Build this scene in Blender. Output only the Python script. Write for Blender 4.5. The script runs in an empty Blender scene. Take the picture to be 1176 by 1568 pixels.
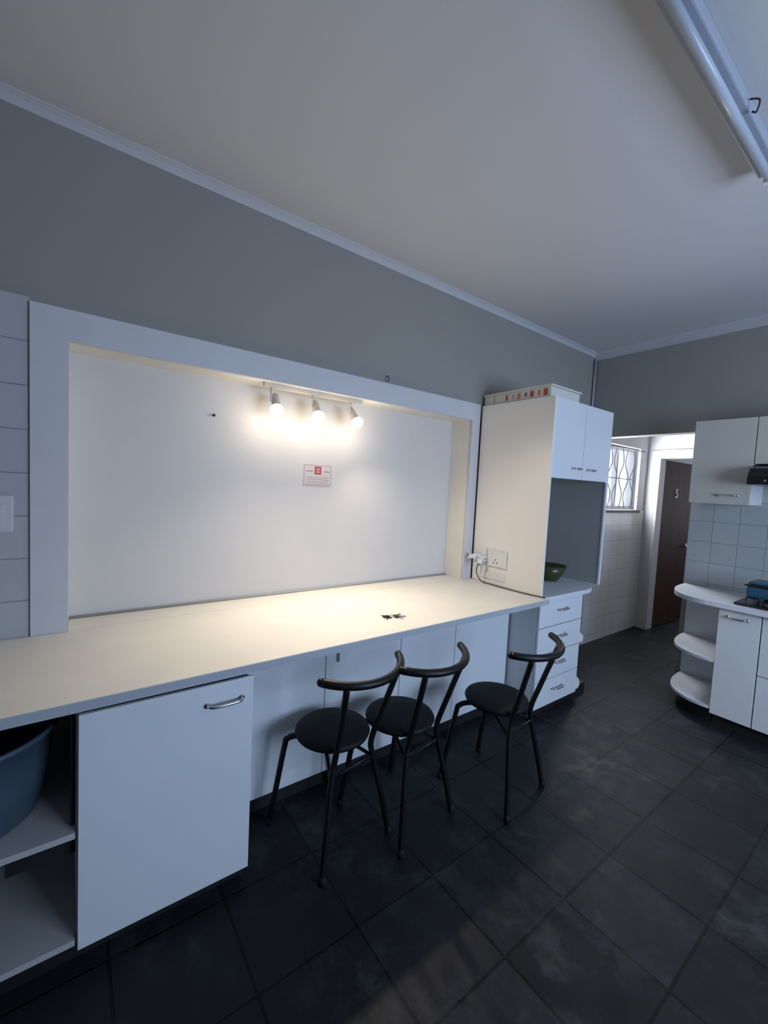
import bpy, bmesh, math, random
from mathutils import Vector, Matrix
random.seed(4)
D = bpy.data
scene = bpy.context.scene
COL = scene.collection

# ------------------------------------------------------------------ materials
def new_mat(name):
    m = D.materials.new(name); m.use_nodes = True
    nt = m.node_tree
    b = nt.nodes['Principled BSDF']
    return m, nt, b

def paint(name, col, rough=0.6, var=0.04, scale=3.0, bump=0.02, bscale=60, metal=0.0, coat=0.0, spec=0.5):
    m, nt, b = new_mat(name)
    tc = nt.nodes.new('ShaderNodeTexCoord')
    n = nt.nodes.new('ShaderNodeTexNoise'); n.inputs['Scale'].default_value = scale
    n.inputs['Detail'].default_value = 5
    nt.links.new(tc.outputs['Object'], n.inputs['Vector'])
    r = nt.nodes.new('ShaderNodeValToRGB')
    lo = [max(0, c*(1-var)) for c in col]; hi = [min(1, c*(1+var)) for c in col]
    r.color_ramp.elements[0].position = 0.3; r.color_ramp.elements[1].position = 0.7
    r.color_ramp.elements[0].color = (*lo, 1); r.color_ramp.elements[1].color = (*hi, 1)
    nt.links.new(n.outputs['Fac'], r.inputs['Fac'])
    nt.links.new(r.outputs['Color'], b.inputs['Base Color'])
    b.inputs['Roughness'].default_value = rough
    b.inputs['Metallic'].default_value = metal
    b.inputs['Coat Weight'].default_value = coat
    b.inputs['Specular IOR Level'].default_value = spec
    if bump > 0:
        n2 = nt.nodes.new('ShaderNodeTexNoise'); n2.inputs['Scale'].default_value = bscale
        nt.links.new(tc.outputs['Object'], n2.inputs['Vector'])
        bp = nt.nodes.new('ShaderNodeBump'); bp.inputs['Strength'].default_value = bump*5
        bp.inputs['Distance'].default_value = 0.002
        nt.links.new(n2.outputs['Fac'], bp.inputs['Height'])
        nt.links.new(bp.outputs['Normal'], b.inputs['Normal'])
    return m

def tiles(name, axes, size, off, c1, c2, mortar, msize=0.012, rough=0.25, blot=0.0, bump=0.3, roughvar=0.0, spec=0.5):
    m, nt, b = new_mat(name)
    b.inputs['Specular IOR Level'].default_value = spec
    N = nt.nodes.new; L = nt.links.new
    tc = N('ShaderNodeTexCoord'); sp = N('ShaderNodeSeparateXYZ'); L(tc.outputs['Object'], sp.inputs[0])
    cb = N('ShaderNodeCombineXYZ')
    for i, a in enumerate(axes):
        ad = N('ShaderNodeMath'); ad.operation = 'SUBTRACT'; ad.inputs[1].default_value = off[i]
        L(sp.outputs[a], ad.inputs[0])
        dv = N('ShaderNodeMath'); dv.operation = 'DIVIDE'; dv.inputs[1].default_value = size
        L(ad.outputs[0], dv.inputs[0]); L(dv.outputs[0], cb.inputs[i])
    br = N('ShaderNodeTexBrick'); br.offset = 0; br.squash = 1
    br.inputs['Scale'].default_value = 1; br.inputs['Brick Width'].default_value = 1; br.inputs['Row Height'].default_value = 1
    br.inputs['Mortar Size'].default_value = msize; br.inputs['Mortar Smooth'].default_value = 0.15
    br.inputs['Color1'].default_value = (*c1, 1); br.inputs['Color2'].default_value = (*c2, 1)
    br.inputs['Mortar'].default_value = (*mortar, 1)
    L(cb.outputs[0], br.inputs['Vector'])
    out = br.outputs['Color']
    n = N('ShaderNodeTexNoise'); n.inputs['Scale'].default_value = 5; n.inputs['Detail'].default_value = 8
    n.inputs['Roughness'].default_value = 0.65; n.inputs['Distortion'].default_value = 0.3
    L(tc.outputs['Object'], n.inputs['Vector'])
    if blot > 0:
        n.inputs['Scale'].default_value = 6; n.inputs['Roughness'].default_value = 0.72
        rp = N('ShaderNodeValToRGB'); rp.color_ramp.elements[0].position = 0.48; rp.color_ramp.elements[1].position = 0.76
        rp.color_ramp.elements[0].color = (0, 0, 0, 1); rp.color_ramp.elements[1].color = (blot, blot, blot*1.05, 1)
        L(n.outputs['Fac'], rp.inputs['Fac'])
        n3 = N('ShaderNodeTexNoise'); n3.inputs['Scale'].default_value = 1.6; n3.inputs['Detail'].default_value = 3
        L(tc.outputs['Object'], n3.inputs['Vector'])
        mk = N('ShaderNodeMapRange'); mk.inputs['From Min'].default_value = .35; mk.inputs['From Max'].default_value = .65
        L(n3.outputs['Fac'], mk.inputs['Value'])
        mx = N('ShaderNodeMixRGB'); mx.blend_type = 'ADD'
        L(mk.outputs[0], mx.inputs['Fac'])
        L(out, mx.inputs['Color1']); L(rp.outputs['Color'], mx.inputs['Color2']); out = mx.outputs['Color']
    L(out, b.inputs['Base Color'])
    if roughvar > 0:
        mr = N('ShaderNodeMapRange'); mr.inputs['From Min'].default_value = .3; mr.inputs['From Max'].default_value = .7
        mr.inputs['To Min'].default_value = rough-roughvar; mr.inputs['To Max'].default_value = rough+roughvar
        L(n.outputs['Fac'], mr.inputs['Value']); L(mr.outputs[0], b.inputs['Roughness'])
    else:
        b.inputs['Roughness'].default_value = rough
    inv = N('ShaderNodeMath'); inv.operation = 'SUBTRACT'; inv.inputs[0].default_value = 1
    L(br.outputs['Fac'], inv.inputs[1])
    ad2 = N('ShaderNodeMath'); ad2.operation = 'MULTIPLY_ADD'; ad2.inputs[1].default_value = 0.35 if blot > 0 else 0.03
    L(n.outputs['Fac'], ad2.inputs[0]); L(inv.outputs[0], ad2.inputs[2])
    bp = N('ShaderNodeBump'); bp.inputs['Strength'].default_value = bump; bp.inputs['Distance'].default_value = 0.004
    L(ad2.outputs[0], bp.inputs['Height']); L(bp.outputs['Normal'], b.inputs['Normal'])
    return m

def emis(name, col, st):
    m, nt, b = new_mat(name)
    b.inputs['Base Color'].default_value = (*col, 1)
    b.inputs['Emission Color'].default_value = (*col, 1)
    b.inputs['Emission Strength'].default_value = st
    return m

M_wall = paint('wall_grey_paint', (0.290, 0.276, 0.255), 0.75, 0.03, 1.5, 0.03, 120)
M_ceil = paint('ceiling_paint', (0.58, 0.57, 0.575), 0.85, 0.02, 1.2, 0.02, 80)
M_cornice = paint('cornice_paint', (0.48, 0.48, 0.50), 0.7, 0.02, 4)
M_trim = paint('white_trim_paint', (0.57, 0.56, 0.58), 0.5, 0.03, 4)
M_jamb = paint('cream_jamb_paint', (0.74, 0.71, 0.65), 0.5, 0.03, 4)
M_board = paint('board_white', (0.60, 0.57, 0.545), 0.55, 0.03, 2.0, 0.01)
M_white = paint('white_melamine', (0.69, 0.71, 0.74), 0.38, 0.02, 3, 0.008, 150)
M_panel = paint('cream_melamine', (0.80, 0.775, 0.73), 0.4, 0.02, 3, 0.008, 150)
M_counter = paint('laminate_countertop', (0.73, 0.70, 0.63), 0.42, 0.03, 6, 0.008, 150)
M_edge = paint('counter_edge_band', (0.42, 0.44, 0.48), 0.4, 0.02)
M_dark = paint('black_kickboard', (0.012, 0.012, 0.013), 0.5, 0.2)
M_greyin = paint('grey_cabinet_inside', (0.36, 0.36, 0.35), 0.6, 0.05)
M_shelfgrey = paint('worn_shelf_melamine', (0.45, 0.45, 0.45), 0.6, 0.08)
M_chrome = paint('brushed_steel', (0.62, 0.62, 0.64), 0.25, 0.05, 30, 0.0, metal=1.0)
M_blackmetal = paint('black_powder_coat', (0.006, 0.006, 0.007), 0.42, 0.15, 20, 0.01, spec=0.3)
M_vinyl = paint('black_vinyl', (0.006, 0.006, 0.007), 0.6, 0.2, 20, 0.02, 200, spec=0.25)
M_plastic = paint('white_plastic', (0.72, 0.72, 0.71), 0.35, 0.02)
M_plasticgap = paint('plastic_gap', (0.06, 0.06, 0.06), 0.6)
M_tub = paint('blue_grey_plastic', (0.055, 0.085, 0.12), 0.45, 0.12, 8)
M_brown = paint('brown_door_varnish', (0.055, 0.020, 0.017), 0.6, 0.25, 6, spec=0.15)
M_green = paint('green_glass', (0.06, 0.07, 0.02), 0.3, 0.1)
M_green.node_tree.nodes['Principled BSDF'].inputs['Transmission Weight'].default_value = 0.3
M_teal = paint('teal_enamel', (0.02, 0.085, 0.14), 0.3, 0.1)
M_black = paint('black_gloss', (0.01, 0.01, 0.01), 0.2, 0.1)
M_iron = paint('cast_iron', (0.015, 0.015, 0.015), 0.6, 0.1)
M_card = paint('cardboard_white', (0.60, 0.58, 0.53), 0.7, 0.06)
M_red = paint('print_red', (0.42, 0.07, 0.07), 0.6)
M_orange = paint('print_orange', (0.55, 0.22, 0.08), 0.6)
M_blue = paint('print_blue', (0.08, 0.13, 0.28), 0.6)
M_paper = paint('paper_white', (0.60, 0.55, 0.53), 0.7, 0.02)
M_ink = paint('print_pink', (0.42, 0.16, 0.16), 0.7)
M_cable = paint('dark_cable', (0.03, 0.03, 0.03), 0.5)
M_tube = paint('fluorescent_tube_glass', (0.46, 0.50, 0.58), 0.3, 0.02)
M_batten = paint('batten_enamel', (0.36, 0.38, 0.44), 0.45, 0.02)
M_gloss = paint('glossy_cream_door', (0.58, 0.55, 0.49), 0.12, 0.02)
M_sill = paint('dark_sill', (0.04, 0.025, 0.02), 0.5)
M_bars = paint('bar_paint_grey', (0.30, 0.32, 0.36), 0.5)
M_whitewall = paint('utility_white_paint', (0.66, 0.66, 0.68), 0.6, 0.02)
M_bulb = emis('lamp_bulb_glow', (1.0, 0.86, 0.66), 14)
M_spotbody = paint('spot_cream_enamel', (0.60, 0.55, 0.47), 0.35, 0.02)
M_floor = tiles('slate_floor_tiles', (0, 1), 0.37, (0.10, -1.12), (0.010, 0.010, 0.012), (0.017, 0.017, 0.020), (0.0025, 0.0025, 0.003),
                0.015, 0.55, blot=0.05, bump=0.7, roughvar=0.12, spec=0.22)
M_tileL = tiles('wall_tiles_grey', (0, 2), 0.178, (-0.143, 2.30), (0.46, 0.455, 0.47), (0.44, 0.435, 0.45), (0.24, 0.24, 0.25), 0.014, 0.3)
M_tileE = tiles('wall_tiles_end', (1, 2), 0.172, (-0.94, 0.93), (0.46, 0.47, 0.46), (0.43, 0.44, 0.43), (0.24, 0.24, 0.24), 0.012, 0.2)
M_tileU = tiles('wall_tiles_utility', (0, 2), 0.172, (4.40, 1.46), (0.70, 0.69, 0.70), (0.68, 0.67, 0.68), (0.42, 0.42, 0.43), 0.012, 0.2)

# ------------------------------------------------------------------ helpers
def group(name, loc=(0, 0, 0), rotz=0.0):
    e = D.objects.new(name, None); e.empty_display_size = 0.1
    e.location = loc; e.rotation_euler = (0, 0, rotz)
    COL.objects.link(e); return e

def link(name, bm, mat, parent=None, local=False, smooth=False):
    me = D.meshes.new(name); bmesh.ops.recalc_face_normals(bm, faces=bm.faces[:])
    bm.to_mesh(me); bm.free()
    if isinstance(mat, (list, tuple)):
        for m in mat: me.materials.append(m)
    else: me.materials.append(mat)
    if smooth:
        for p in me.polygons: p.use_smooth = True
    o = D.objects.new(name, me); COL.objects.link(o)
    if parent:
        o.parent = parent
        if not local:
            o.matrix_parent_inverse = (Matrix.Translation(parent.location) @ parent.rotation_euler.to_matrix().to_4x4()).inverted()
    return o

def add_box(bm, b, bev=0.0, mi=0):
    x0, x1, y0, y1, z0, z1 = b
    t = bmesh.new()
    vs = [t.verts.new(p) for p in [(x0,y0,z0),(x1,y0,z0),(x1,y1,z0),(x0,y1,z0),(x0,y0,z1),(x1,y0,z1),(x1,y1,z1),(x0,y1,z1)]]
    for f in [(0,3,2,1),(4,5,6,7),(0,1,5,4),(1,2,6,5),(2,3,7,6),(3,0,4,7)]:
        t.faces.new([vs[i] for i in f])
    if bev > 0:
        bmesh.ops.bevel(t, geom=t.edges[:], offset=bev, segments=2, affect='EDGES', profile=0.5)
    me = D.meshes.new('tmp'); t.to_mesh(me); t.free()
    n0 = len(bm.faces); bm.from_mesh(me); D.meshes.remove(me)
    bm.faces.ensure_lookup_table()
    for f in bm.faces[n0:]: f.material_index = mi

def boxes(name, bl, mat, parent=None, bev=0.0, local=False):
    bm = bmesh.new()
    for b in bl: add_box(bm, b, bev)
    return link(name, bm, mat, parent, local)

def box(name, x0, x1, y0, y1, z0, z1, mat, parent=None, bev=0.0, local=False):
    return boxes(name, [(x0, x1, y0, y1, z0, z1)], mat, parent, bev, local)

def lathe_bm(bm, prof, c=(0, 0, 0), seg=40, axis=Vector((0, 0, 1))):
    q = Vector((0, 0, 1)).rotation_difference(axis.normalized())
    rings = []
    for r, z in prof:
        if r < 1e-5:
            rings.append([bm.verts.new(Vector(c) + q @ Vector((0, 0, z)))])
        else:
            rings.append([bm.verts.new(Vector(c) + q @ Vector((r*math.cos(2*math.pi*i/seg), r*math.sin(2*math.pi*i/seg), z))) for i in range(seg)])
    for a, b in zip(rings[:-1], rings[1:]):
        for i in range(seg):
            j = (i+1) % seg
            if len(a) == 1 and len(b) == 1: continue
            if len(a) == 1: bm.faces.new([a[0], b[i], b[j]])
            elif len(b) == 1: bm.faces.new([a[i], b[0], a[j]])
            else: bm.faces.new([a[i], b[i], b[j], a[j]])

def lathe(name, prof, c, mat, parent=None, seg=40, axis=(0, 0, 1), local=False, smooth=True):
    bm = bmesh.new(); lathe_bm(bm, prof, c, seg, Vector(axis))
    o = link(name, bm, mat, parent, local, smooth)
    return o

def smooth_pts(pts, n=8):
    P = [Vector(p) for p in pts]
    if len(P) < 3: return P
    P = [2*P[0]-P[1]] + P + [2*P[-1]-P[-2]]
    out = []
    for i in range(1, len(P)-2):
        for k in range(n):
            t = k/n
            a, b, c, d = P[i-1], P[i], P[i+1], P[i+2]
            out.append(0.5*((2*b)+(-a+c)*t+(2*a-5*b+4*c-d)*t*t+(-a+3*b-3*c+d)*t**3))
    out.append(P[-2]); return out

def tube_bm(bm, pts, r, seg=12, smooth=True, flat=1.0):
    P = smooth_pts(pts) if smooth else [Vector(p) for p in pts]
    up = None; rings = []
    for i, p in enumerate(P):
        t = (P[min(i+1, len(P)-1)] - P[max(i-1, 0)]).normalized()
        if up is None:
            up = t.orthogonal().normalized()
        up = (up - t*up.dot(t)).normalized()
        s = t.cross(up)
        rings.append([bm.verts.new(p + r*(math.cos(2*math.pi*k/seg)*up + flat*math.sin(2*math.pi*k/seg)*s)) for k in range(seg)])
    for a, b in zip(rings[:-1], rings[1:]):
        for i in range(seg):
            j = (i+1) % seg
            bm.faces.new([a[i], a[j], b[j], b[i]])
    bm.faces.new(rings[0][::-1]); bm.faces.new(rings[-1])

def tube(name, pts, r, mat, parent=None, seg=12, smooth=True, local=False):
    bm = bmesh.new(); tube_bm(bm, pts, r, seg, smooth)
    o = link(name, bm, mat, parent, local, True); return o

def prism(name, outline, z0, z1, mat, parent=None, bev=0.0):
    bm = bmesh.new()
    a = [bm.verts.new((x, y, z0)) for x, y in outline]; b = [bm.verts.new((x, y, z1)) for x, y in outline]
    bm.faces.new(a[::-1]); bm.faces.new(b)
    n = len(a)
    for i in range(n): bm.faces.new([a[i], a[(i+1) % n], b[(i+1) % n], b[i]])
    if bev:
        es = [e for e in bm.edges if abs(e.verts[0].co.z-e.verts[1].co.z) < 1e-6]
        bmesh.ops.bevel(bm, geom=es, offset=bev, segments=2, affect='EDGES')
    return link(name, bm, mat, parent)

def sweep_profile(name, prof, p0, p1, outv, mat, parent=None):
    """prof list of (out, z) extruded from p0 to p1"""
    bm = bmesh.new(); o = Vector(outv)
    A = [bm.verts.new(Vector(p0)+o*a+Vector((0, 0, z))) for a, z in prof]
    B = [bm.verts.new(Vector(p1)+o*a+Vector((0, 0, z))) for a, z in prof]
    n = len(prof)
    for i in range(n): bm.faces.new([A[i], A[(i+1) % n], B[(i+1) % n], B[i]])
    bm.faces.new(A[::-1]); bm.faces.new(B)
    return link(name, bm, mat, parent)

def bow_handle(name, c, along, out, L, parent, r=0.006, h=0.03):
    c = Vector(c); a = Vector(along).normalized(); o = Vector(out).normalized()
    pts = [c-a*L/2, c-a*L*0.44+o*h*0.75, c-a*L*0.22+o*h, c+a*L*0.22+o*h, c+a*L*0.44+o*h*0.75, c+a*L/2]
    bm = bmesh.new(); tube_bm(bm, pts, r, 10)
    for s in (-1, 1):
        lathe_bm(bm, [(0, 0), (0.010, 0), (0.010, 0.004), (0, 0.004)], c+a*s*L/2, 14, o)
    return link(name, bm, M_chrome, parent, False, True)

# ------------------------------------------------------------------ dims
CZ = 3.052      # ceiling
XE = 4.28      # end wall
YB = -4.3      # back wall
XW = -2.3      # west wall
# ------------------------------------------------------------------ room shell
box('floor', XW-0.1, 9.0, YB-0.1, 0.5, -0.06, 0.0, M_floor)
box('ceiling', XW-0.1, 9.0, YB-0.1, 0.5, CZ, CZ+0.08, M_ceil)
OX0, OX1, OZ0, OZ1 = -0.015, 2.49, 0.90, 2.15
wl = group('wall_left')
boxes('wall_left_paint', [(XW, OX0-0.02, 0, 0.19, 0, CZ), (OX1+0.02, XE+0.12, 0, 0.19, 0, CZ),
                  (OX0-0.02, OX1+0.02, 0, 0.19, OZ1+0.02, CZ), (OX0-0.02, OX1+0.02, 0, 0.19, 0, OZ0-0.06)], M_wall, wl)
box('recess_back_board', OX0-0.02, OX1+0.02, 0.18, 0.20, OZ0-0.06, OZ1+0.02, M_board, wl)
boxes('recess_lining', [(OX0-0.02, OX0, -0.002, 0.18, OZ0, OZ1+0.02), (OX1, OX1+0.02, -0.002, 0.18, OZ0, OZ1+0.02),
                        (OX0, OX1, -0.002, 0.18, OZ1, OZ1+0.02)], M_jamb, wl)
box('tile_splashback', XW, -0.146, -0.010, 0.0, 0.90, 2.30, M_tileL, wl)
tr = group('trim_1')
boxes('opening_architrave', [(-0.143, OX0, -0.024, -0.0005, OZ0+0.001, 2.28), (OX1, 2.575, -0.024, -0.0005, OZ0+0.001, 2.28),
                             (OX0, OX1, -0.024, -0.0005, OZ1, 2.28)], M_trim, tr, 0.0)
tube('board_bead_bottom', [(OX0, 0.172, 0.906), (OX1, 0.172, 0.906)], 0.006, M_greyin, tr, smooth=False)
# cornices
cov = [(0, 0), (0, -0.042), (0.006, -0.042), (0.009, -0.033), (0.018, -0.018), (0.030, -0.008), (0.036, -0.005), (0.038, 0)]
cov2 = [(0, 0), (0, -0.070), (0.010, -0.070), (0.010, -0.045), (0.018, -0.040), (0.020, -0.020), (0.034, -0.012), (0.038, 0)]
sweep_profile('trim_2', cov, (XW, 0, CZ), (XE, 0, CZ), (0, -1, 0), M_cornice)
sweep_profile('trim_3', cov2, (XE, 0, CZ), (XE, YB, CZ), (-1, 0, 0), M_cornice)
# end wall
LZ = 2.20
we = group('wall_end')
boxes('end_wall_paint', [(XE, XE+0.12, YB, -0.94, 0, CZ), (XE, XE+0.12, -0.94, 0.0, LZ, CZ)], M_wall, we)
box('end_wall_tiles', XE-0.010, XE, -3.2, -0.945, 0.90, 2.19, M_tileE, we)
# back wall with window behind camera
bx0, bx1, bz0, bz1 = 1.2, 3.2, 1.0, 2.25
wb = group('wall_back')
boxes('back_wall_paint', [(XW, bx0, YB-0.12, YB, 0, CZ), (bx1, 9.0, YB-0.12, YB, 0, CZ), (bx0, bx1, YB-0.12, YB, 0, bz0), (bx0, bx1, YB-0.12, YB, bz1, CZ)], M_wall, wb)
w2 = group('window_2', (2.2, YB, 1.6))
boxes('window_frame', [(bx0, bx0+0.05, YB-0.09, YB-0.03, bz0, bz1), (bx1-0.05, bx1, YB-0.09, YB-0.03, bz0, bz1), (bx0+0.05, bx1-0.05, YB-0.09, YB-0.03, bz1-0.05, bz1),
                       (bx0+0.05, bx1-0.05, YB-0.09, YB-0.03, bz0, bz0+0.05), (2.18, 2.22, YB-0.09, YB-0.03, bz0+0.05, bz1-0.05)], M_trim, w2)
box('wall_right', XW-0.12, XW, YB-0.12, 0.19, 0, CZ, M_wall)
# utility room beyond
X2 = 5.70
wx0, wx1, wz0, wz1 = 4.62, 5.50, 1.47, 2.20
wu = group('wall_utility')
boxes('utility_wall_paint', [(XE+0.12, wx0, 0, 0.15, 0, CZ), (wx1, 9.0, 0, 0.15, 0, CZ), (wx0, wx1, 0, 0.15, 0, wz0), (wx0, wx1, 0, 0.15, wz1, CZ),
                       (X2, X2+0.12, -0.12, 0, 0, CZ), (X2, X2+0.12, -0.99, -0.12, 2.14, CZ), (X2, X2+0.12, YB, -0.99, 0, CZ),
                       (8.88, 9.0, YB, -3.2, 0, CZ), (8.88, 9.0, -0.2, 0, 0, CZ), (8.88, 9.0, -3.2, -0.2, 0, 1.0), (8.88, 9.0, -3.2, -0.2, 2.4, CZ)], M_whitewall, wu)
box('utility_tiles', XE+0.12, X2, -0.012, 0.0, 0.0, 1.46, M_tileU, wu)
w1 = group('window_1', (5.06, 0.1, 1.83))
boxes('window_frame', [(wx0, wx0+0.04, 0.06, 0.11, wz0, wz1), (wx1-0.04, wx1, 0.06, 0.11, wz0, wz1), (wx0+0.04, wx1-0.04, 0.06, 0.11, wz1-0.04, wz1), (wx0+0.04, wx1-0.04, 0.06, 0.11, wz0, wz0+0.04),
                       (5.04, 5.08, 0.06, 0.11, wz0+0.04, wz1-0.04)], M_whitewall, w1)
bmb = bmesh.new()
for i in range(6):
    x = wx0+0.09+i*0.138
    s = 1 if i % 2 else -1
    tube_bm(bmb, [(x, 0.04, wz0+0.01), (x+s*0.045, 0.04, wz0+0.18), (x-s*0.045, 0.04, wz0+0.36), (x+s*0.045, 0.04, wz0+0.54), (x, 0.04, wz1-0.01)], 0.006, 8)
tube_bm(bmb, [(wx0, 0.04, wz0+0.36), (wx1, 0.04, wz0+0.36)], 0.005, 8, False)
link('burglar_bars', bmb, M_bars, w1, smooth=True)
tube('curtain_rod', [(wx0-0.05, -0.03, wz1-0.03), (wx1+0.03, -0.03, wz1-0.03)], 0.006, M_cable, w1, smooth=False)
box('sill', wx0-0.05, wx1+0.02, -0.035, -0.013, wz0-0.035, wz0-0.005, M_sill, w1)
# door
d1 = group('door_1', (5.83, -0.14, 0))
boxes('door_frame', [(X2-0.02, X2+0.125, -0.16, -0.121, 0, 2.14), (X2-0.02, X2+0.125, -0.989, -0.95, 0, 2.14), (X2-0.02, X2+0.125, -0.95, -0.16, 2.10, 2.139),
                     (X2-0.02, X2-0.001, -0.12, -0.05, 0, 2.2), (X2-0.02, X2-0.001, -1.06, -0.99, 0, 2.2), (X2-0.02, X2-0.001, -0.99, -0.12, 2.14, 2.2)], M_trim, d1, 0.002)
dm = boxes('door_leaf', [(0, 0.80, -0.02, 0.02, 0.012, 2.09)], M_brown, d1, 0.003, local=True)
bmh = bmesh.new()
lathe_bm(bmh, [(0, 0), (0.024, 0), (0.024, 0.006), (0.009, 0.01), (0.009, 0.045), (0, 0.045)], (0.74, -0.02, 1.02), 20, Vector((0, -1, 0)))
tube_bm(bmh, [(0.74, -0.062, 1.02), (0.70, -0.064, 1.02), (0.63, -0.062, 1.018)], 0.008, 10)
link('door_handle', bmh, M_chrome, d1, True, True)
tcu = D.curves.new('num', 'FONT'); tcu.body = '5'; tcu.size = 0.16; tcu.extrude = 0.003; tcu.align_x = 'CENTER'
to = D.objects.new('num_tmp', tcu); COL.objects.link(to); bpy.context.view_layer.update()
nm = D.meshes.new_from_object(to.evaluated_get(bpy.context.evaluated_depsgraph_get())); D.objects.remove(to)
nm.materials.clear(); nm.materials.append(M_plastic)
no = D.objects.new('number_five', nm); COL.objects.link(no); no.parent = d1
no.rotation_euler = (math.radians(90), 0, 0); no.location = (0.34, -0.024, 1.64)
d1.rotation_euler = (0, 0, math.radians(-3))

# ------------------------------------------------------------------ long counter
kc = group('breakfast_counter', (0.6, -0.4, 0))
prism('countertop', [(XW+0.01, -0.002), (XW+0.01, -0.760), (2.588, -0.718), (2.588, -0.002)], 0.866, 0.9, [M_counter], kc, 0.002)
prism('countertop_edge', [(XW+0.01, -0.7602), (XW+0.01, -0.7625), (2.588, -0.7205), (2.588, -0.7182)], 0.866, 0.8985, M_edge, kc)
box('recess_sill', OX0+0.001, OX1-0.001, -0.002, 0.179, 0.866, 0.9, M_counter, kc)
# closed cupboard
DF = -0.732
box('cupboard_door', 0.016, 0.562, DF-0.013, DF+0.005, 0.08, 0.856, M_white, kc, 0.002)
boxes('cupboard_carcass', [(0.010, 0.026, DF+0.020, -0.03, 0.08, 0.864), (0.548, 0.564, DF+0.020, -0.03, 0.08, 0.864),
                           (0.026, 0.548, DF+0.020, -0.03, 0.08, 0.096), (0.026, 0.548, -0.045, -0.03, 0.096, 0.864)], M_white, kc)
bow_handle('cupboard_handle', (0.455, DF-0.0135, 0.785), (1, 0, 0), (0, -1, 0), 0.125, kc)
# open shelf bay
boxes('open_shelves', [(-1.0, 0.009, DF-0.005, -0.03, 0.455, 0.475), (-1.0, 0.009, DF-0.005, -0.03, 0.095, 0.115),
                       (-1.0, -0.984, DF-0.005, -0.03, 0.115, 0.864), (-0.984, 0.009, -0.045, -0.03, 0.115, 0.864)], M_shelfgrey, kc, 0.001)
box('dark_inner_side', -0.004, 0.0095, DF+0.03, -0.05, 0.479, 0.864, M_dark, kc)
box('shelf_bracket', -0.16, 0.0095, DF+0.03, DF+0.06, 0.385, 0.454, M_dark, kc)
box('kickboard_front', XW+0.02, 0.56, DF+0.05, DF+0.07, 0.0, 0.079, M_dark, kc)
box('kickboard_back', 0.565, 2.57, -0.39, -0.37, 0.0, 0.085, M_dark, kc)
# under counter doors
xs = [0.566, 1.06, 1.56, 2.02, 2.575]
for i in range(4):
    box('under_door_%d' % i, xs[i]+0.002, xs[i+1]-0.002, -0.42, -0.402, 0.085, 0.864, M_white, kc, 0.002)
boxes('under_handle', [(1.122, 1.138, -0.428, -0.4205, 0.67, 0.78)], M_chrome, kc, 0.003)

# ------------------------------------------------------------------ drawers + hutch
hu = group('kitchen_hutch', (3.0, -0.3, 0))
HF = -0.655
prism('hutch_counter', [(2.590, -0.002), (2.590, HF-0.03), (3.15, HF-0.03)] +
      [(3.15+0.32*math.sin(a), -0.30-0.385*math.cos(a)) for a in [math.radians(d) for d in range(10, 91, 8)]] + [(3.47, -0.002)], 0.868, 0.9, M_white, hu, 0.003)
boxes('drawer_carcass', [(2.590, 2.606, HF+0.02, -0.03, 0.085, 0.866), (3.134, 3.15, HF+0.02, -0.03, 0.085, 0.866), (2.606, 3.134, HF+0.02, -0.03, 0.085, 0.10), (2.606, 3.134, -0.045, -0.03, 0.10, 0.866)], M_white, hu)
zz = [0.085, 0.28, 0.475, 0.67, 0.860]
for i in range(4):
    box('drawer_front_%d' % i, 2.590, 3.148, HF, HF+0.018, zz[i]+0.003, zz[i+1]-0.003, M_white, hu, 0.002)
    bow_handle('drawer_handle_%d' % i, (2.87, HF-0.0005, (zz[i]+zz[i+1])/2+0.02), (1, 0, 0), (0, -1, 0), 0.125, hu)
box('drawer_kickboard', 2.60, 3.40, HF+0.06, HF+0.08, 0, 0.083, M_dark, hu)
for k, z in enumerate((0.10, 0.47)):
    prism('rounded_end_shelf_%d' % k, [(3.152, -0.03), (3.152, HF+0.005)] + [(3.152+0.29*math.sin(a), -0.30-0.35*math.cos(a)) for a in [math.radians(d) for d in range(5, 91, 6)]] + [(3.442, -0.03)], z, z+0.018, M_white, hu, 0.003)
box('end_shelf_back', 3.152, 3.46, -0.028, -0.012, 0.085, 0.866, M_white, hu)
# hutch upper
box('hutch_side_panel', 2.590, 2.608, -0.655, -0.026, 0.901, 2.27, M_panel, hu, 0.002)
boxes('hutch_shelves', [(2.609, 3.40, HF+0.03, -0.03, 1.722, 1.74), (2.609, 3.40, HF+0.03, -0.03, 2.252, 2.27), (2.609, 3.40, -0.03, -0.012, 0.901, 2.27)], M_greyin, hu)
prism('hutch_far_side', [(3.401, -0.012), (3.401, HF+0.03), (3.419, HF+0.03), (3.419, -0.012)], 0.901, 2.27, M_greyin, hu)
box('hutch_far_edge', 3.396, 3.422, HF+0.012, HF+0.029, 0.901, 1.72, M_white, hu, 0.003)
for i, (a, b) in enumerate(((2.612, 3.008), (3.012, 3.41))):
    box('hutch_door_%d' % i, a, b, HF+0.008, HF+0.026, 1.722, 2.268, M_white, hu, 0.002)
bow_handle('hutch_door_handle_0', (2.92, HF+0.0075, 1.80), (1, 0, 0), (0, -1, 0), 0.11, hu)
bow_handle('hutch_door_handle_1', (3.12, HF+0.0075, 1.80), (1, 0, 0), (0, -1, 0), 0.11, hu)

# glass bowl
gb = lathe('glass_bowl', [(0, 0.0), (0.07, 0.0), (0.075, 0.006), (0.11, 0.05), (0.135, 0.125), (0.129, 0.125), (0.102, 0.052), (0.066, 0.014), (0, 0.012)], (3.17, -0.34, 0.902), M_green)
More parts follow.
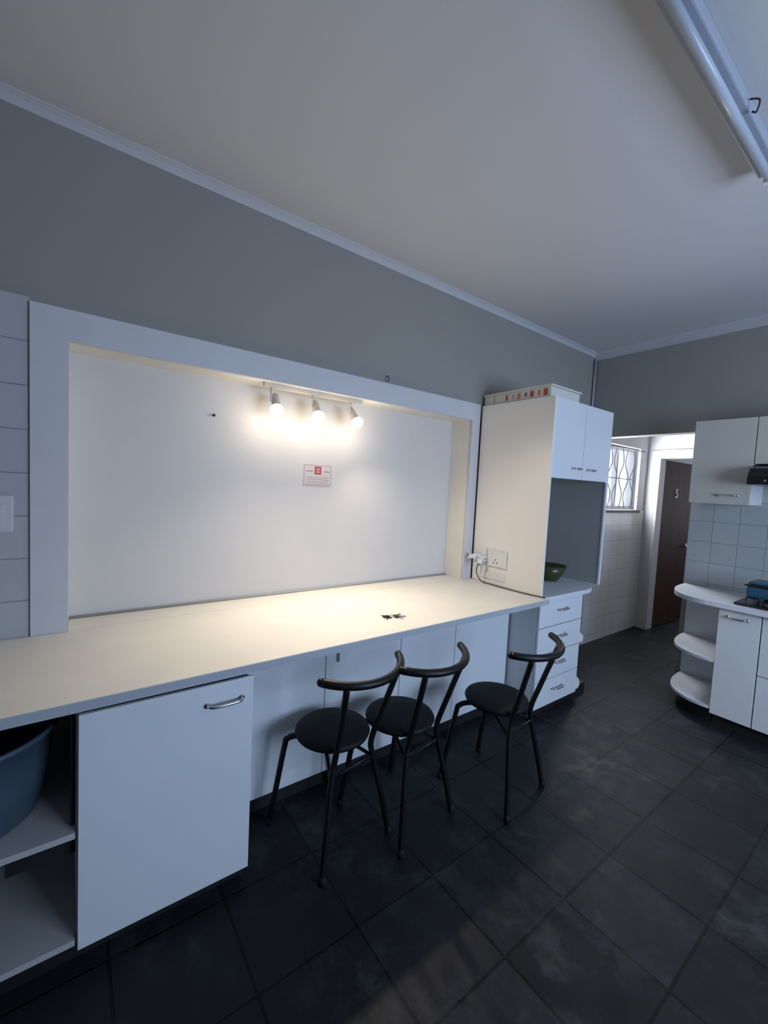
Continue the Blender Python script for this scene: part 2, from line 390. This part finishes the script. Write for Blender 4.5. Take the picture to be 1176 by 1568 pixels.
# box on hutch
cb = group('cardboard_box', (2.85, -0.3, 2.27))
box('carton', 2.615, 2.98, -0.60, -0.02, 2.2715, 2.345, M_card, cb, 0.003)
box('carton_lid', 2.605, 2.99, -0.61, -0.01, 2.3455, 2.358, M_card, cb, 0.002)
cols = [M_red, M_orange, M_red, M_blue, M_orange, M_greyin, M_red]
for i in range(7):
    y = -0.575+i*0.055
    dh = (0, .006, 0.002, .01, 0, .008, .004)[i]
    box('printed_flag_%d' % i, 2.6135, 2.6148, y, y+(0.032, .024, .03, .02, .028, .018, .02)[i], 2.288+dh, 2.332-dh/2, cols[i], cb)
box('printed_line', 2.6135, 2.6148, -0.12, -0.117, 2.275, 2.342, M_cable, cb)
box('wooden_shelf_board', 3.0, 3.41, -0.58, -0.03, 2.2715, 2.292, M_card, None, 0.002)

# pipe in corner
tube('corner_conduit', [(XE-0.03, -0.02, 2.25), (XE-0.03, -0.02, 2.99)], 0.011, M_batten, None, smooth=False)

# ------------------------------------------------------------------ end-wall base cabinets
bc = group('base_cabinet', (4.0, -1.8, 0))
BF = 3.72
XT = XE-0.012
cy = -1.345
def endshelf(r, xo): return [(XT, cy+r)] + [(XT-xo*math.sin(a)**0.75, cy+r*math.cos(a)**0.75) for a in [math.radians(d) for d in range(4, 90, 5)]] + [(XT-xo, cy-0.002), (XT, cy-0.002)]
co = endshelf(0.385, 0.60)[:-2] + [(XT-0.60, cy-0.05), (XT-0.60, -3.2), (XT, -3.2)]
prism('worktop', co, 0.87, 0.902, M_white, bc, 0.004)
prism('rounded_shelf_mid', endshelf(0.36, 0.545), 0.455, 0.475, M_white, bc, 0.003)
prism('rounded_shelf_low', endshelf(0.36, 0.545), 0.11, 0.13, M_white, bc, 0.003)
prism('rounded_plinth', endshelf(0.30, 0.48), 0.0, 0.109, M_dark, bc)
box('shelf_back_panel', XT-0.012, XT-0.001, cy, cy+0.36, 0.131, 0.869, M_white, bc)
boxes('carcass', [(BF+0.02, XT, cy-0.020, cy-0.003, 0.085, 0.869), (BF+0.02, XT, -3.2, -3.18, 0.085, 0.869), (BF+0.02, XT, -3.18, cy-0.020, 0.085, 0.10)], M_white, bc)
box('kickboard', BF+0.06, BF+0.08, -3.2, cy-0.01, 0, 0.084, M_dark, bc)
ys = [cy-0.005, -1.585, -2.03, -2.48, -2.93]
box('drawer_small', BF, BF+0.018, ys[1]+0.003, ys[0], 0.085, 0.862, M_white, bc, 0.002)
bow_handle('door_handle_0', (BF-0.0005, -1.455, 0.81), (0, 1, 0), (-1, 0, 0), 0.11, bc)
for i in range(1, 4):
    box('cab_door_%d' % i, BF, BF+0.018, ys[i+1]+0.003, ys[i]-0.003, 0.085, 0.45, M_white, bc, 0.002)
    box('cab_drawer_%d' % i, BF, BF+0.018, ys[i+1]+0.003, ys[i]-0.003, 0.456, 0.862, M_white, bc, 0.002)
# hob + container
hb = group('gas_hob', (3.95, -1.85, 0.902))
box('hob_plate', 3.74, 4.20, -2.06, -1.42, 0.9025, 0.918, M_black, hb, 0.004)
bm = bmesh.new()
for (x, y) in ((3.86, -1.56), (4.08, -1.56), (3.86, -1.86), (4.08, -1.86)):
    lathe_bm(bm, [(0, 0), (0.045, 0), (0.045, 0.012), (0.03, 0.02), (0, 0.02)], (x, y, 0.918), 20)
    for a in range(4):
        c, s = math.cos(a*math.pi/2), math.sin(a*math.pi/2)
        tube_bm(bm, [(x+c*0.10, y+s*0.10, 0.921), (x+c*0.10, y+s*0.10, 0.948), (x+c*0.03, y+s*0.03, 0.948)], 0.005, 8, False)
link('burners_and_grates', bm, M_iron, hb)
pt = group('casserole_dish', (3.92, -1.60, 0.953))
PX, PY = 3.93, -1.60
box('dish_body', PX-0.11, PX+0.11, PY-0.14, PY+0.14, 0.9535, 1.035, M_teal, pt, 0.02)
box('dish_rim', PX-0.118, PX+0.118, PY-0.148, PY+0.148, 1.034, 1.046, M_black, pt, 0.005)
box('dish_lid', PX-0.10, PX+0.10, PY-0.13, PY+0.13, 1.047, 1.066, M_teal, pt, 0.008)
tube('lid_handle', [(PX, PY-0.04, 1.067), (PX, PY-0.035, 1.088), (PX, PY+0.035, 1.088), (PX, PY+0.04, 1.067)], 0.006, M_black, pt)

# wall cabinets
wc = group('wall_cabinet', (4.1, -1.25, 1.6))
box('cab_body', 3.962, XT, -1.405, -1.03, 1.60, 2.20, M_white, wc, 0.002)
box('cab_door', 3.942, 3.960, -1.405, -1.03, 1.598, 2.235, M_gloss, wc, 0.003)
bow_handle('cab_handle', (3.9415, -1.27, 1.665), (0, 1, 0), (-1, 0, 0), 0.12, wc)
wc2 = group('wall_cabinet.001', (4.1, -1.7, 1.9))
box('cab_body', 3.962, XT, -2.01, -1.41, 1.90, 2.20, M_white, wc2, 0.002)
box('cab_door_l', 3.942, 3.960, -1.71, -1.41, 1.898, 2.235, M_gloss, wc2, 0.003)
box('cab_door_r', 3.942, 3.960, -2.01, -1.714, 1.898, 2.235, M_gloss, wc2, 0.003)
rh = group('range_hood', (4.0, -1.7, 1.8))
bm = bmesh.new()
pr = [(3.96, 1.892), (3.83, 1.86), (3.78, 1.80), (3.78, 1.745), (XT-0.002, 1.745), (XT-0.002, 1.892)]
A = [bm.verts.new((x, -1.415, z)) for x, z in pr]; B = [bm.verts.new((x, -2.0, z)) for x, z in pr]
for i in range(6): bm.faces.new([A[i], A[(i+1) % 6], B[(i+1) % 6], B[i]])
bm.faces.new(A); bm.faces.new(B[::-1])
link('hood_canopy', bm, M_black, rh)
boxes('hood_controls', [(3.774, 3.7795, -1.52-i*0.03, -1.505-i*0.03, 1.765, 1.78) for i in range(4)], M_chrome, rh)

# ------------------------------------------------------------------ bar stools
def stool(name, loc, rot):
    g = group(name, (loc[0], loc[1], 0), rot)
    lathe('seat', [(0, 0.466), (0.15, 0.466), (0.166, 0.472), (0.171, 0.484), (0.166, 0.494), (0.152, 0.500), (0.08, 0.502), (0, 0.502)], (0, 0, 0), M_vinyl, g, 48, local=True)
    bm = bmesh.new()
    # seat ring
    pts = [(0.125*math.cos(a*math.pi/12), 0.125*math.sin(a*math.pi/12), 0.457) for a in range(25)]
    tube_bm(bm, pts, 0.010, 10, False)
    for s in (-1, 1):
        # front leg
        tube_bm(bm, [(s*0.05, 0.02, 0.450), (s*0.11, 0.09, 0.455), (s*0.150, 0.135, 0.435), (s*0.160, 0.150, 0.38), (s*0.190, 0.205, 0.008)], 0.0135, 12)
        # rear leg + back post
        tube_bm(bm, [(s*0.190, -0.205, 0.008), (s*0.155, -0.178, 0.20), (s*0.118, -0.150, 0.38), (s*0.105, -0.150, 0.46), (s*0.118, -0.190, 0.60), (s*0.150, -0.257, 0.825)], 0.0135, 12)
        # lower side stretcher under the seat
        tube_bm(bm, [(s*0.120, -0.150, 0.375), (s*0.06, -0.03, 0.420), (s*0.02, 0.06, 0.450)], 0.008, 10)
    tube_bm(bm, [(-0.118, -0.150, 0.385), (-0.05, -0.125, 0.36), (0.05, -0.125, 0.36), (0.118, -0.150, 0.385)], 0.009, 10)
    link('frame', bm, M_blackmetal, g, True, True)
    bm = bmesh.new()
    R = 0.254
    pts = [(R*math.sin(t), -0.056-R*math.cos(t), 0.826+0.010*(abs(t)/1.0)**2) for t in [math.radians(d) for d in range(-60, 61, 5)]]
    tube_bm(bm, pts, 0.0175, 14, False)
    for e in (pts[0], pts[-1]):
        bmesh.ops.create_uvsphere(bm, u_segments=14, v_segments=8, radius=0.0175, matrix=Matrix.Translation(e))
    link('backrest', bm, M_blackmetal, g, True, True)
    bm = bmesh.new()
    for sx in (-1, 1):
        for y in (0.205, -0.205):
            lathe_bm(bm, [(0, 0.0005), (0.0145, 0.0005), (0.0152, 0.01), (0.0148, 0.035), (0, 0.035)], (sx*0.190, y, 0), 16)
    link('rubber_feet', bm, M_vinyl, g, True, True)
    return g
stool('bar_stool', (0.965, -0.675), math.radians(9))
stool('bar_stool.001', (1.305, -0.745), math.radians(10))
stool('bar_stool.002', (1.87, -0.885), math.radians(8))

# ------------------------------------------------------------------ track light
tl = group('track_spotlight', (1.19, 0.05, 2.15))
RY = 0.035
box('track_rail', 0.85, 1.50, RY-0.012, RY+0.018, 2.128, 2.1495, M_spotbody, tl, 0.003)
for i, x in enumerate((0.925, 1.180, 1.445)):
    ax = Vector(((-0.10, 0.0, 0.26)[i], -0.50, -0.80)).normalized()
    c = Vector((x, RY-0.0, 2.040))
    bm = bmesh.new()
    tube_bm(bm, [(x-0.03, RY+0.003, 2.13), (x-0.03, RY+0.003, 2.05)], 0.006, 8, False)
    tube_bm(bm, [(x-0.03, RY+0.003, 2.055), (x, RY+0.003, 2.05)], 0.007, 8, False)
    lathe_bm(bm, [(0, -0.065), (0.020, -0.065), (0.024, -0.055), (0.024, 0.0), (0.030, 0.018), (0.033, 0.026), (0.030, 0.026), (0.018, 0.004), (0, 0.004)], c, 24, ax)
    link('spot_head_%d' % i, bm, M_spotbody, tl, smooth=True)
    bm = bmesh.new()
    lathe_bm(bm, [(0, 0.012), (0.024, 0.014), (0.033, 0.028), (0.038, 0.046), (0.033, 0.064), (0.020, 0.076), (0, 0.080)], c, 20, ax)
    link('bulb_%d' % i, bm, M_bulb, tl, smooth=True)
    ld = D.lights.new('spot_lamp_%d' % i, 'SPOT'); ld.energy = (25, 25, 32)[i]; ld.color = (1.0, 0.86, 0.68)
    ld.spot_size = math.radians((128, 128, 144)[i]); ld.spot_blend = (0.9, 0.9, 1.0)[i]; ld.shadow_soft_size = 0.02
    lo = D.objects.new('spot_lamp_%d' % i, ld); COL.objects.link(lo)
    lo.location = c+ax*0.104; lo.rotation_euler = (ax*1).to_track_quat('-Z', 'Y').to_euler()
    lo.parent = tl; lo.matrix_parent_inverse = Matrix.Translation(tl.location).inverted()
    pd = D.lights.new('bulb_spill_%d' % i, 'POINT'); pd.energy = 1.3; pd.color = (1.0, 0.86, 0.68); pd.shadow_soft_size = 0.02
    po = D.objects.new('bulb_spill_%d' % i, pd); COL.objects.link(po); po.location = c+ax*0.106
    po.parent = tl; po.matrix_parent_inverse = Matrix.Translation(tl.location).inverted()

# ------------------------------------------------------------------ fluorescent batten
fl = group('fluorescent_light_fixture', (1.84, -1.7, CZ))
box('batten_housing', 1.18, 2.375, -1.745, -1.672, CZ-0.045, CZ-0.001, M_batten, fl, 0.006)
tube('tube_lamp', [(1.21, -1.715, CZ-0.068), (2.35, -1.715, CZ-0.068)], 0.015, M_tube, fl, 20, False)
boxes('lamp_holders', [(1.185, 1.21, -1.735, -1.697, CZ-0.088, CZ-0.044), (2.345, 2.37, -1.735, -1.697, CZ-0.088, CZ-0.044)], M_plastic, fl, 0.003)
tube('starter_hook', [(1.9, -1.75, CZ-0.03), (1.915, -1.775, CZ-0.04), (1.93, -1.765, CZ-0.065), (1.94, -1.75, CZ-0.05)], 0.003, M_cable, fl)

# ------------------------------------------------------------------ small things
tb = group('plastic_tub', (-0.29, -0.53, 0.478))
lathe('tub_body', [(0, 0.0), (0.175, 0.0), (0.188, 0.01), (0.215, 0.15), (0.228, 0.275), (0.243, 0.278), (0.243, 0.292), (0.232, 0.294), (0.218, 0.28), (0.205, 0.15), (0.178, 0.015), (0, 0.012)], (-0.275, -0.50, 0.4785), M_tub, tb, 56)
sw = group('light_switch', (-0.25, -0.01, 1.43))
box('switch_plate', -0.325, -0.195, -0.020, -0.0105, 1.345, 1.495, M_trim, sw, 0.004)
box('switch_recess', -0.295, -0.225, -0.0235, -0.0202, 1.385, 1.455, M_trim, sw, 0.001)
box('switch_gap', -0.277, -0.243, -0.0242, -0.0236, 1.398, 1.437, M_plasticgap, sw)
box('switch_rocker', -0.275, -0.245, -0.029, -0.0243, 1.40, 1.435, M_plastic, sw, 0.002)
eo = group('electrical_outlet', (2.59, -0.25, 1.10))
box('plate_double', 2.574, 2.5895, -0.357, -0.180, 1.035, 1.165, M_plastic, eo, 0.005)
box('plate_single', 2.577, 2.5895, -0.172, -0.055, 1.04, 1.165, M_plastic, eo, 0.004)
boxes('plate_details', [(2.5715, 2.5738, -0.235, -0.205, 1.115, 1.145), (2.5715, 2.5738, -0.275, -0.25, 1.12, 1.145), (2.5745, 2.5768, -0.125, -0.10, 1.125, 1.15)], M_white, eo, 0.0005)
boxes('socket_holes', [(2.5730, 2.5745, -0.28, -0.270, 1.063, 1.073), (2.5730, 2.5745, -0.25, -0.240, 1.063, 1.073), (2.5730, 2.5745, -0.265, -0.255, 1.086, 1.096),
                       (2.5738, 2.5742, -0.350, -0.187, 1.0405, 1.0415), (2.5738, 2.5742, -0.350, -0.187, 1.1585, 1.1595)], M_plasticgap, eo)
box('trunking_strip', 2.583, 2.5895, -0.345, -0.12, 0.935, 0.99, M_plastic, eo, 0.002)
pa = group('plug_adapter', (2.55, -0.1, 1.10))
boxes('adapter_body', [(2.53, 2.5765, -0.135, -0.085, 1.065, 1.115), (2.50, 2.529, -0.125, -0.095, 1.08, 1.115), (2.515, 2.55, -0.084, -0.045, 1.075, 1.11),
                       (2.465, 2.50, -0.118, -0.10, 1.085, 1.103), (2.535, 2.575, -0.185, -0.136, 1.07, 1.105), (2.50, 2.534, -0.175, -0.145, 1.05, 1.085)], M_plastic, pa, 0.006)
bm = bmesh.new()
for (p, q) in (((2.465, -0.11, 1.098), (2.435, -0.11, 1.10)), ((2.465, -0.105, 1.09), (2.44, -0.10, 1.085)), ((2.515, -0.07, 1.11), (2.48, -0.07, 1.135)), ((2.50, -0.15, 1.06), (2.46, -0.155, 1.045))):
    tube_bm(bm, [p, q], 0.004, 8, False)
link('plug_pins', bm, M_plastic, pa)
boxes('adapter_slots', [(2.535, 2.545, -0.186, -0.1852, 1.082, 1.094), (2.555, 2.565, -0.186, -0.1852, 1.082, 1.094), (2.508, 2.518, -0.1262, -0.1252, 1.09, 1.10)], M_plasticgap, pa)
tube('adapter_cable', [(2.515, -0.16, 1.05), (2.50, -0.15, 1.02), (2.505, -0.15, 0.97), (2.53, -0.18, 0.915), (2.55, -0.26, 0.905), (2.545, -0.40, 0.905), (2.55, -0.55, 0.905), (2.57, -0.66, 0.906), (2.582, -0.692, 0.906)], 0.004, M_cable, pa)
# sign on the board
sg = group('warning_sign', (1.28, 0.179, 1.655))
X0, X1s, Z0, Z1 = 1.178, 1.380, 1.585, 1.723
xc = (X0+X1s)/2
box('sign_paper', X0, X1s, 0.1775, 0.1795, Z0, Z1, M_paper, sg)
boxes('sign_border', [(X0+0.004, X1s-0.004, 0.177, 0.1774, Z0+0.004, Z0+0.0065), (X0+0.004, X1s-0.004, 0.177, 0.1774, Z1-0.0065, Z1-0.004),
                      (X0+0.004, X0+0.0065, 0.177, 0.1774, Z0+0.004, Z1-0.004), (X1s-0.0065, X1s-0.004, 0.177, 0.1774, Z0+0.004, Z1-0.004)], M_ink, sg)
box('sign_red_square', xc-0.024, xc+0.024, 0.1765, 0.1774, Z0+0.075, Z1-0.012, M_red, sg)
boxes('sign_symbol', [(xc-0.011, xc+0.011, 0.1760, 0.1764, Z0+0.105, Z0+0.112), (xc-0.011, xc+0.011, 0.1760, 0.1764, Z0+0.088, Z0+0.095)], M_paper, sg)
boxes('sign_text', [(X0+0.02, X1s-0.02, 0.177, 0.1774, Z0+0.012+k*0.014, Z0+0.0145+k*0.014) for k in range(4)] + [(X0+0.015, X0+0.065, 0.177, 0.1774, Z0+0.092, Z0+0.098), (X1s-0.055, X1s-0.015, 0.177, 0.1774, Z0+0.092, Z0+0.098)], M_ink, sg)
# hooks
tube('wall_hook', [(1.66, -0.001, 2.33), (1.66, -0.02, 2.325), (1.66, -0.028, 2.30), (1.66, -0.014, 2.292)], 0.003, M_cable, None)
lathe('board_knob', [(0, 0), (0.005, 0), (0.004, 0.006), (0.008, 0.010), (0.007, 0.014), (0, 0.016)], (0.625, 0.179, 1.95), M_dark, None, 16, (0, -1, 0))
# keys
kb = group('key_bunch', (1.38, -0.50, 0.9))
kx, ky = 1.40, -0.52
bm = bmesh.new()
tube_bm(bm, [(kx+0.016*math.cos(a*math.pi/8), ky+0.016*math.sin(a*math.pi/8), 0.9035) for a in range(17)], 0.0015, 6, False)
def keyshape(bm, ang, L, z):
    T = Matrix.Translation((kx+0.016*math.cos(ang), ky+0.016*math.sin(ang), z)) @ Matrix.Rotation(ang, 4, 'Z')
    t = bmesh.new()
    head = [(0.022, 0.005), (0.014, 0.012), (0.004, 0.011), (0, 0.004), (0, -0.004), (0.004, -0.011), (0.014, -0.012), (0.022, -0.005)]
    pts = head + [(L, -0.004), (L+0.003, 0), (L-0.004, 0.004), (L-0.009, 0.001), (L-0.014, 0.004), (L-0.019, 0.001), (0.028, 0.004)]
    A = [t.verts.new((x, y, 0)) for x, y in pts]; B = [t.verts.new((x, y, 0.002)) for x, y in pts]
    t.faces.new(A[::-1]); t.faces.new(B)
    for i in range(len(A)): t.faces.new([A[i], A[(i+1) % len(A)], B[(i+1) % len(A)], B[i]])
    t.transform(T); me = D.meshes.new('t'); t.to_mesh(me); t.free(); bm.from_mesh(me); D.meshes.remove(me)
for a, L, z in ((0.2, 0.055, 0.901), (-0.5, 0.06, 0.9035), (3.6, 0.045, 0.901), (-1.1, 0.05, 0.906), (2.4, 0.04, 0.9012)):
    keyshape(bm, a, L, z)
link('keys', bm, M_iron, kb)
box('key_tag', kx-0.055, kx-0.018, ky-0.004, ky+0.018, 0.9035, 0.909, M_black, kb, 0.002)

# ------------------------------------------------------------------ lights
def area(name, loc, rot, sx, sy, e, col):
    l = D.lights.new(name, 'AREA'); l.shape = 'RECTANGLE'; l.size = sx; l.size_y = sy; l.energy = e; l.color = col
    o = D.objects.new(name, l); COL.objects.link(o); o.location = loc; o.rotation_euler = rot; return o
R = math.radians
area('window_daylight', (2.2, YB-0.02, 1.62), (R(90), 0, 0), 1.9, 1.2, 88, (0.50, 0.69, 1.0))
area('utility_daylight', (5.06, 0.03, 1.85), (R(-90), 0, 0), 0.8, 0.65, 40, (0.92, 0.95, 1.0))
w = D.worlds.new('daylight_world'); scene.world = w; w.use_nodes = True
nt = w.node_tree; bg = nt.nodes['Background']
bg.inputs['Color'].default_value = (0.80, 0.89, 1.0, 1); bg.inputs['Strength'].default_value = 2.2

# ------------------------------------------------------------------ camera
cd = D.cameras.new('camera'); cam = D.objects.new('camera', cd); COL.objects.link(cam)
cd.sensor_fit = 'HORIZONTAL'; cd.sensor_width = 36; cd.lens = 645/1176*36; cd.clip_start = 0.02
f = Vector((0.5942, 0.8019, -0.0625)).normalized(); r = Vector((0.8043, -0.5921, 0.0500)); r = (r-f*r.dot(f)).normalized(); u = r.cross(f)
m = Matrix((( r.x, u.x, -f.x, 0), (r.y, u.y, -f.y, -2.29), (r.z, u.z, -f.z, 1.61), (0, 0, 0, 1)))
cam.matrix_world = m
scene.camera = cam
scene.view_settings.view_transform = 'Standard'
scene.view_settings.exposure = 0.0
